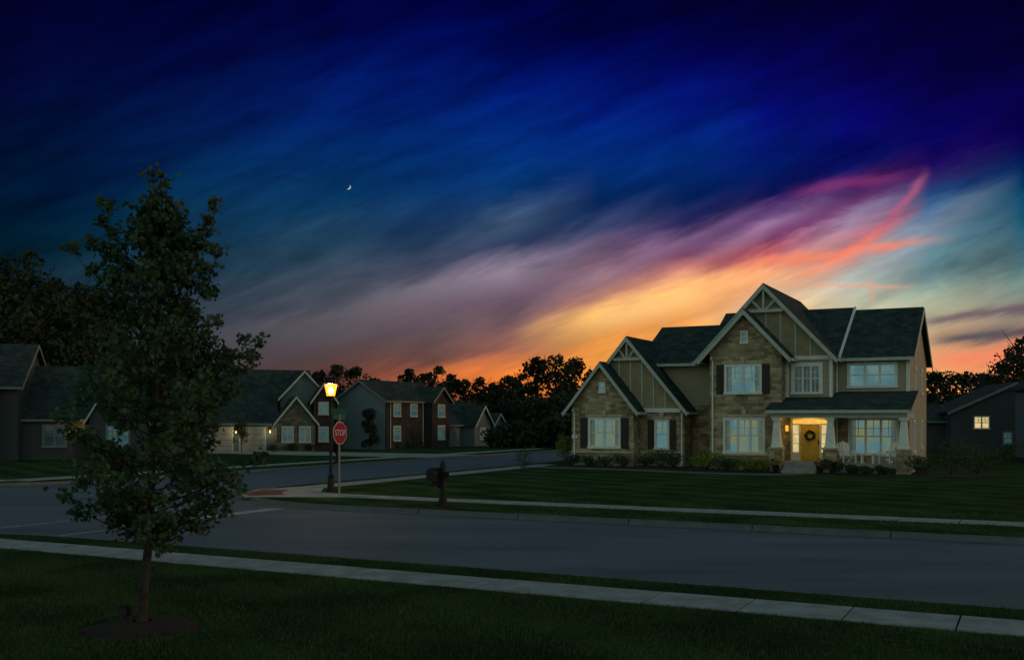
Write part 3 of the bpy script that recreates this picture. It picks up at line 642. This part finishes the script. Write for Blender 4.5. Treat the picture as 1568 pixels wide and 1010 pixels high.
plight('garage_lantern_light',(4.8,-.5,1.5),9,(1,.78,.40),.08,hh); plight('garage_lantern_light',(2.2,-.5,1.5),9,(1,.78,.40),.08,hh)
def f2(w,rf,t,wn):
    gblock(w,rf,t,0,9.4,0,4.9,4.15,5.75,'x',M_msid)
    w.box(.01,9.39,-.12,-.004,0,4.1,M_brickr)
    gblock(w,rf,t,6.0,9.0,-.9,3,4.15,5.3,'y',M_brickr)
    gblock(w,rf,t,9.5,19,-.5,5.0,2.1,4.0,'x',M_gsid)
    gblock(w,rf,t,12.0,15.2,-1.8,3,2.1,3.7,'y',M_gsid,tm=M_trim); gblock(w,rf,t,16.2,18.8,-1.4,3,1.9,3.0,'y',M_gsid,tm=M_trim)
    for x in (1.0,3.6): 
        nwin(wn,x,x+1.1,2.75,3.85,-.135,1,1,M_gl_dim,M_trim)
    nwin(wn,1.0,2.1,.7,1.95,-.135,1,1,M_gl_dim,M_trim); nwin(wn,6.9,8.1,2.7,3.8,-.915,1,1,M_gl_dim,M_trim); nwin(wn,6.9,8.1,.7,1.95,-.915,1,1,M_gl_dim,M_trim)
    t.box(3.9,4.7,-.2,-.124,0,1.9,M_shut); nwin(wn,13.0,14.2,.6,1.7,-1.815,1,1,M_gl_dim,M_trim); garage(t,16.5,18.5,1.6,-1.4)
    for xx in (.5,5.6): t.tube([(xx,-.2,.1),(xx,-.2,4.0)],[.04,.04],6,M_trim)
neighbour('brick_two_storey_house',(*RS(-48,71),0),math.pi/2-A,f2)
def f3(w,rf,t,wn):
    gblock(w,rf,t,-9,0,0,8,4.6,7.3,'x',M_dsid); gblock(w,rf,t,-5.5,-1.2,-1.5,5,4.6,7.1,'y',M_dsid)
    gblock(w,rf,t,0,7.5,1,8,2.7,5.9,'x',M_dsid); gblock(w,rf,t,4.2,7.6,-.5,5,2.7,5.6,'y',M_dsid,tm=M_trim); gblock(w,rf,t,7.6,9.5,1.5,6,2.5,4.0,'x',M_dsid)
    nwin(wn,5.2,6.6,.8,2.2,-.52,2,1,M_gl_dim,M_dtrim); nwin(wn,1.2,2.6,.8,2.2,.98,2,1,M_gl_dark,M_dtrim); nwin(wn,-4,-2.6,.9,2.3,-1.52,2,1,M_gl_dark,M_dtrim)
    t.box(3.1,3.95,.93,.996,0,2.1,M_shut); 
    wlant(t,2.85,1.0,1.6)
    for i in range(20):
        a=i*math.pi/10; t.box(3.52+.2*math.cos(a)-.06,3.52+.2*math.cos(a)+.06,.86,.92,1.5+.2*math.sin(a)-.06,1.5+.2*math.sin(a)+.06,M_yel)
h3=neighbour('corner_house',(-30.4,63,0),math.radians(12),f3)
plight('porch_lantern_light',(3.4,.4,2.0),9,(1,.6,.1),.06,h3)
def f4(w,rf,t,wn):
    gblock(w,rf,t,0,9,0,9,3.1,5.2,'y',M_dsid); gblock(w,rf,t,-2.4,0,2,8,2.4,3.6,'x',M_dsid)
    nwin(wn,1.6,2.7,1.8,2.75,-.016,2,1,M_gl_warm,M_trim,fw=.07); nwin(wn,3.6,4.3,.6,1.6,-.016,1,1,M_gl_dim,M_dtrim)
neighbour('garden_side_house',(33.0,77,0),-A*.45,f4)
def f5(w,rf,t,wn):
    gblock(w,rf,t,0,10,0,10,4.6,8.2,'y',M_gsid)
    nwin(wn,2,3.2,1,2.4,-.016,1,1,M_gl_dark,M_dtrim); nwin(wn,2,3.2,3.4,4.4,-.016,1,1,M_gl_dark,M_dtrim)
neighbour('edge_house',(32.2,58.5,0),-A*.3,f5)

# ------------------------------------------------------------ woodland masses
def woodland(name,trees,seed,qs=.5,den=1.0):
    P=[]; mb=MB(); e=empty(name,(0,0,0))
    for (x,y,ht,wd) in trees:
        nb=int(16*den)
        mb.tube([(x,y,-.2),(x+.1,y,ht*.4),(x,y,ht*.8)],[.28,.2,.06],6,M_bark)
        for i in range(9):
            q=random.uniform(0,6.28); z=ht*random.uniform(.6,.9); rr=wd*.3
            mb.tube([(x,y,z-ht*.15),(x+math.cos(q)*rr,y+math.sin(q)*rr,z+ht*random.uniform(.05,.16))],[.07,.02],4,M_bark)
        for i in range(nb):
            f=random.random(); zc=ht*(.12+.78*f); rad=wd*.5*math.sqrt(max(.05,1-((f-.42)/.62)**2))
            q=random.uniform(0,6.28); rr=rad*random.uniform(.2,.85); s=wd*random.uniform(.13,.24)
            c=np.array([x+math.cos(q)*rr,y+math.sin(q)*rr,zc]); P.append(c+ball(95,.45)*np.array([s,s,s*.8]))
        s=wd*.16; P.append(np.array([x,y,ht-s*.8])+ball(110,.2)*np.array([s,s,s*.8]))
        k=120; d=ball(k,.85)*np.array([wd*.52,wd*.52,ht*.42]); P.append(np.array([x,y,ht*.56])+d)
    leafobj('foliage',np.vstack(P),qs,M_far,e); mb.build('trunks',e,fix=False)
def sx(px,D): return (px-784)/1568*D
def sh(py,D): return (640-py)/1568*D+2.6
tr1=[]
for px,py,D,wd in ((-60,400,92,9),(5,385,90,8),(48,383,92,7),(85,425,95,7),(125,432,98,7),(165,440,100,8),(215,455,100,8),(265,480,104,8),(310,505,106,8),(345,548,108,7),
                   (20,430,84,8),(75,450,86,8),(130,480,88,8),(-30,420,82,9),(25,480,80,9),(100,510,84,9),(180,500,92,9)):
    tr1.append((sx(px,D),D,sh(py,D),wd))
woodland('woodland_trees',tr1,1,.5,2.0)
tr2=[]
for px,py,D,wd in ((390,575,125,7),(430,590,128,6),(490,566,126,5),(515,557,128,5.5),(545,560,130,5),(575,578,132,6),(600,584,130,6),(627,564,128,4),(652,570,130,4),(672,560,128,4.5),(690,572,130,4),(712,580,132,5),(735,577,130,5),(757,584,131,5),(780,574,128,4.5),(800,570,124,4),
    (822,546,112,5.5),(850,541,110,6),(880,546,112,6),(905,566,114,5),(935,585,120,7),(700,610,105,6),(740,615,108,7),(780,612,106,7),(815,605,104,7),(860,600,100,7),(900,610,98,7),(640,600,118,7),(560,600,118,7),(470,600,116,7),
    (690,645,98,5),(780,648,92,5),(830,645,90,5),(870,640,88,5),(722,640,112,5),(750,640,114,5),
    (1000,560,120,9),(1080,560,120,9),(1180,570,120,9),(1290,575,120,9),(1380,580,120,8)):
    tr2.append((sx(px,D),D,sh(py,D),wd))
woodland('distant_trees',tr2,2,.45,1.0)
tr3=[]
for px,py,D,wd in ((1430,568,112,6),(1455,566,115,6),(1480,568,110,6),(1507,570,112,6),(1530,556,105,6),(1552,528,98,6),(1572,512,96,7),(1610,530,98,8),(1420,600,104,6),(1470,600,100,6),(1530,600,96,6)):
    tr3.append((sx(px,D),D,sh(py,D),wd))
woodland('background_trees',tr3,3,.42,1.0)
def smalltree(name,x,y,ht,wd,trunk,n=1500,size=.12,mat=M_sh1):
    e=empty(name,(x,y,0)); mb=MB(); mb.tube([(0,0,-.02),(.01,0,trunk),(0,0,ht*.85)],[.05*ht/3,.035*ht/3,.01],7,M_bark); P=[]
    for i in range(18):
        f=random.random(); z=trunk+(ht-trunk)*(.08+.84*f); rad=wd*.5*math.sqrt(max(.04,1-((f-.4)/.65)**2)); q=random.uniform(0,6.28); rr=rad*random.uniform(.2,.8)
        c=np.array([math.cos(q)*rr,math.sin(q)*rr,z]); mb.tube([(0,0,z-.15*ht),tuple(c)],[.012,.004],4,M_bark)
        s=wd*.2; P.append(c+ball(n//18,.3)*s)
    leafobj('foliage',np.vstack(P),size,mat,e); mb.build('trunk',e,fix=False)
smalltree('evergreen_tree',-11.7,84,3.5,1.7,.15,3200,.15,M_far)
smalltree('sapling_tree',.5,43,1.35,.9,.5,260,.09)
smalltree('ornamental_tree',-20.6,78,2.4,1.6,.7,1200,.13)
for x,y,wd,ht in ((-18.5,79.5,1.2,.6),(-17.2,80.2,1.2,.7),(-16,81,1,.6),(-9.8,86.5,1,.6),(-9.0,88,1,.6),(-8.0,90,1,.6),(-6.6,92,1,.6)): shrub('hedge_shrub',x,y,wd,ht,None,350,.14)

# ------------------------------------------------------------ moon
mo=MB(); pts=[]; R0=5.0; th=math.radians(-38)
for i in range(25): a=-math.pi/2+math.pi*i/24; pts.append((R0*math.cos(a),R0*math.sin(a)))
for i in range(25): a=math.pi/2-math.pi*i/24; pts.append((R0*.62*math.cos(a),R0*math.sin(a)))
pts=[(x*math.cos(th)-z_*math.sin(th),x*math.sin(th)+z_*math.cos(th)) for x,z_ in pts[:-1] if True]
mm=basic('moon_surface',(.5,.5,.5),emis=(.62,.72,.70),es=.9)
vs=[(x,0,z_) for x,z_ in pts]; k=len(pts)
fs=[]
for i in range(24): fs.append((i,i+1,(k-1-i) if (k-1-i)>24 else 24, (k-i) if i>0 else 0))
mo.add(vs,[tuple(dict.fromkeys(f)) for f in fs],mm); mo.build('crescent_moon',loc=(-320,2000,454),fix=False)

# ------------------------------------------------------------ sky
W=bpy.data.worlds.new('World'); scene.world=W; W.use_nodes=True; nt=W.node_tree; nt.nodes.clear()
out=N(nt,'ShaderNodeOutputWorld'); bg=N(nt,'ShaderNodeBackground'); L(nt,bg.outputs[0],out.inputs[0])
tc=N(nt,'ShaderNodeTexCoord'); sp=N(nt,'ShaderNodeSeparateXYZ'); L(nt,tc.outputs['Generated'],sp.inputs[0])
def mth(op,a,b=None,c=None,clamp=False):
    n=N(nt,'ShaderNodeMath',operation=op); n.use_clamp=clamp
    for i,v in enumerate((a,b,c)):
        if v is None: continue
        if isinstance(v,(int,float)): n.inputs[i].default_value=v
        else: L(nt,v,n.inputs[i])
    return n.outputs[0]
def mrange(x,a,b,c=0,d=1,smooth=True):
    n=N(nt,'ShaderNodeMapRange'); n.interpolation_type='SMOOTHSTEP' if smooth else 'LINEAR'
    L(nt,x,n.inputs[0])
    for i,v in enumerate((a,b,c,d)): n.inputs[i+1].default_value=v
    return n.outputs[0]
dx,dy,dz=sp.outputs
ym=mth('MAXIMUM',dy,.15); PX=mth('DIVIDE',dx,ym); QZ=mth('DIVIDE',dz,ym)     # tangent-plane coords about the camera's view axis
X_=mth('MULTIPLY_ADD',PX,1568,784); Y_=mth('MULTIPLY_ADD',QZ,-1568,640)
al=mth('ADD',mth('MULTIPLY',PX,.935),mth('MULTIPLY',QZ,.355)); ac=mth('ADD',mth('MULTIPLY',PX,-.355),mth('MULTIPLY',QZ,.935))
def noise(sa,sc,detail,rough=.55,off=0,dist=0):
    cb=N(nt,'ShaderNodeCombineXYZ'); L(nt,mth('MULTIPLY',al,sa),cb.inputs[0]); L(nt,mth('MULTIPLY',ac,sc),cb.inputs[1]); cb.inputs[2].default_value=off
    no=N(nt,'ShaderNodeTexNoise'); no.inputs['Scale'].default_value=1; no.inputs['Detail'].default_value=detail; no.inputs['Roughness'].default_value=rough; no.inputs['Distortion'].default_value=dist
    L(nt,cb.outputs[0],no.inputs['Vector']); return mth('SUBTRACT',no.outputs[0],.5)
n_big=noise(3.6,11,2,off=3.1,dist=.35); n_med=noise(6,26,6,.6,off=8.3,dist=.4); n_fine=noise(16,80,4,.58,off=1.7,dist=.2)
lowf=mrange(Y_,640,500,.3,1.0)
Yw=mth('ADD',Y_,mth('MULTIPLY',lowf,mth('ADD',mth('MULTIPLY',n_big,60),mth('ADD',mth('MULTIPLY',n_med,60),mth('MULTIPLY',n_fine,12)))))
Xw=mth('ADD',X_,mth('MULTIPLY',n_med,40))
kk=mth('MULTIPLY_ADD',mth('DIVIDE',mth('SUBTRACT',640,Yw),340,clamp=True),.26,.12)
B_=mth('ADD',Yw,mth('MULTIPLY',kk,mth('SUBTRACT',Xw,784)))
pos=mth('DIVIDE',mth('ADD',B_,320),1340)
def kf(y): return .12+.26*min(1,max(0,(640-y)/340))
cols={0:[(0,(2,2,40)),(150,(2,8,50)),(280,(0,24,52)),(350,(0,30,48)),(400,(5,34,46)),(520,(25,37,46)),(640,(36,38,44))],
261:[(0,(1,2,46)),(120,(1,10,62)),(220,(2,26,74)),(300,(4,44,76)),(380,(22,56,76)),(450,(44,60,74)),(520,(56,61,70)),(570,(60,54,60)),(640,(66,50,48))],
523:[(0,(1,1,50)),(100,(1,12,80)),(170,(2,30,104)),(230,(2,42,102)),(300,(8,56,98)),(370,(36,66,90)),(430,(66,76,92)),(480,(90,87,96)),(520,(84,76,82)),(555,(80,62,62)),(585,(92,56,50)),(640,(104,56,44))],
654:[(0,(0,1,54)),(90,(0,11,84)),(150,(2,30,114)),(220,(2,46,118)),(300,(8,52,102)),(370,(38,62,92)),(410,(74,78,100)),(450,(110,102,116)),(485,(98,84,95)),(520,(86,72,78)),(550,(100,70,66)),(585,(190,100,60)),(640,(130,66,36))],
784:[(0,(0,1,54)),(80,(0,9,86)),(150,(1,24,114)),(230,(2,48,124)),(290,(8,54,110)),(335,(66,90,122)),(370,(44,60,94)),(420,(140,124,142)),(455,(106,85,102)),(500,(124,93,95)),(535,(155,99,82)),(565,(252,138,60)),(590,(238,118,46)),(640,(150,70,30))],
915:[(0,(1,1,52)),(90,(1,8,88)),(170,(2,26,122)),(250,(2,46,122)),(310,(6,42,92)),(350,(64,74,114)),(395,(118,88,110)),(430,(148,114,128)),(460,(180,124,106)),(490,(245,184,104)),(520,(225,145,72)),(550,(253,163,70)),(640,(235,118,48))],
1045:[(0,(2,1,48)),(100,(2,5,84)),(180,(2,20,114)),(240,(2,42,120)),(295,(4,38,96)),(335,(42,44,100)),(368,(128,96,134)),(395,(118,67,98)),(425,(208,134,116)),(452,(254,192,118)),(490,(242,158,82)),(520,(255,180,84)),(640,(255,165,65))],
1176:[(0,(3,1,44)),(110,(4,3,76)),(190,(4,12,110)),(250,(3,28,108)),(290,(14,22,88)),(318,(94,62,120)),(345,(152,114,155)),(375,(112,56,94)),(400,(192,94,94)),(420,(248,168,118)),(450,(224,190,152)),(500,(248,192,118)),(640,(255,175,78))],
1306:[(0,(3,0,38)),(120,(5,2,66)),(200,(6,6,102)),(245,(12,20,106)),(272,(70,36,108)),(300,(116,64,122)),(335,(155,132,165)),(362,(170,122,142)),(384,(246,124,96)),(402,(184,150,145)),(430,(168,178,174)),(480,(206,200,163)),(640,(248,186,112))],
1425:[(0,(3,0,36)),(120,(6,2,62)),(210,(8,4,92)),(245,(28,12,96)),(268,(48,42,111)),(295,(34,72,124)),(330,(70,104,140)),(362,(112,128,146)),(400,(96,138,148)),(440,(140,164,153)),(490,(195,186,148)),(540,(225,160,110)),(600,(250,168,98))],
1568:[(0,(3,0,34)),(120,(6,2,56)),(200,(10,0,84)),(240,(5,24,90)),(290,(0,54,94)),(350,(20,82,108)),(400,(74,120,128)),(440,(126,148,138)),(480,(155,140,122)),(530,(210,127,95)),(555,(226,145,105)),(590,(232,132,75))]}
keys=sorted(cols); col=None
for i,x in enumerate(keys):
    rp=N(nt,'ShaderNodeValToRGB'); cr=rp.color_ramp; cr.interpolation='LINEAR'
    st=[((y+kf(y)*(x-784)+320)/1340,c) for y,c in cols[x]]
    cr.elements[0].position=max(0,st[0][0]); cr.elements[0].color=(*lin(st[0][1]),1); cr.elements[1].position=st[-1][0]; cr.elements[1].color=(*lin(st[-1][1]),1)
    for p_,c in st[1:-1]:
        e=cr.elements.new(p_); e.color=(*lin(c),1)
    L(nt,pos,rp.inputs[0])
    if col is None: col=rp.outputs[0]
    else: col=mixrgb(nt,mrange(Xw,keys[i-1],x,smooth=False),col,rp.outputs[0])
amp=mrange(Y_,620,350,.35,1.0)
br=mth('ADD',1,mth('ADD',mth('MULTIPLY',mth('MULTIPLY',n_med,amp),1.5),mth('ADD',mth('MULTIPLY',n_fine,.5),mth('MULTIPLY',mth('MULTIPLY',n_big,amp),.9))))
brc=N(nt,'ShaderNodeCombineXYZ'); [L(nt,br,brc.inputs[i]) for i in range(3)]
col=mixrgb(nt,1.0,col,brc.outputs[0],'MULTIPLY')
def stroke(col,p0,p1,w,c,s,taper=.25):
    ln=math.hypot(p1[0]-p0[0],p1[1]-p0[1]); ux,uy=(p1[0]-p0[0])/ln,(p1[1]-p0[1])/ln
    ys=mth('ADD',Y_,mth('MULTIPLY',n_fine,26)); xs=mth('ADD',X_,mth('MULTIPLY',n_med,30))
    a=mth('ADD',mth('MULTIPLY',mth('SUBTRACT',xs,p0[0]),ux/ln),mth('MULTIPLY',mth('SUBTRACT',ys,p0[1]),uy/ln))
    d=mth('ADD',mth('MULTIPLY',mth('SUBTRACT',xs,p0[0]),-uy/w),mth('MULTIPLY',mth('SUBTRACT',ys,p0[1]),ux/w))
    g=mth('EXPONENT',mth('MULTIPLY',mth('MULTIPLY',d,d),-1)); m=mth('MULTIPLY',mrange(a,0,taper),mrange(a,1,1-taper)); m=mth('MULTIPLY',mth('MULTIPLY',m,g),s,clamp=True)
    return mixrgb(nt,m,col,lin(c))
col=stroke(col,(1080,414),(1480,362),7,(246,136,104),.8,.35)
col=stroke(col,(1426,254),(1344,368),7,(184,92,122),.65,.3)
col=stroke(col,(1180,302),(1425,258),10,(146,56,112),.5,.4)
col=stroke(col,(1040,420),(1190,378),12,(148,54,92),.6,.4)
col=stroke(col,(1330,420),(1334,465),4,(230,155,135),.4,.3)
col=stroke(col,(1200,437),(1420,440),4,(240,165,130),.45,.3)
col=stroke(col,(1380,498),(1640,462),10,(95,74,95),.8,.25)
col=stroke(col,(1400,524),(1680,496),12,(75,75,88),.9,.25)
col=stroke(col,(1400,556),(1700,532),13,(250,135,100),.8,.25)
col=stroke(col,(860,500),(1120,445),14,(255,205,135),.45,.4)
# fill light added to the unseen sky behind, for the facades (bright low, dark at the zenith) with a dim Nishita term
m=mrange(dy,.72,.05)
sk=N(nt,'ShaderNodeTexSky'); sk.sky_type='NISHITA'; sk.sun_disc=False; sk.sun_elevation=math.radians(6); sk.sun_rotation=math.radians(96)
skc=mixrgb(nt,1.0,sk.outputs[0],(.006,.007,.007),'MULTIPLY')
fill_tint=mixrgb(nt,mrange(dz,.12,.75),(.37,.44,.36),(.10,.18,.22))
fill=mixrgb(nt,1.0,skc,fill_tint,'ADD')
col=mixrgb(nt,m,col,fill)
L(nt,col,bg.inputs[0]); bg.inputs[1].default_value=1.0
W.cycles.sampling_method='MANUAL'; W.cycles.sample_map_resolution=512

sl=bpy.data.lights.new('sun','SUN'); sl.energy=.45; sl.angle=math.radians(4); sl.color=(1,.52,.25)
so=bpy.data.objects.new('sun',sl); scene.collection.objects.link(so)
az=math.radians(96); el=math.radians(6); dirv=Vector((math.sin(az)*math.cos(el),math.cos(az)*math.cos(el),math.sin(el)))
so.rotation_euler=dirv.to_track_quat('Z','Y').to_euler()

cam=bpy.data.cameras.new('camera'); cam.lens=36; cam.sensor_width=36; cam.shift_y=.0861; cam.clip_end=5000; cam.clip_start=.1
co=bpy.data.objects.new('camera',cam); scene.collection.objects.link(co); co.location=(0,0,2.6); co.rotation_euler=(math.pi/2,0,0)
scene.camera=co
scene.view_settings.view_transform='Standard'; scene.view_settings.look='None'; scene.view_settings.exposure=0
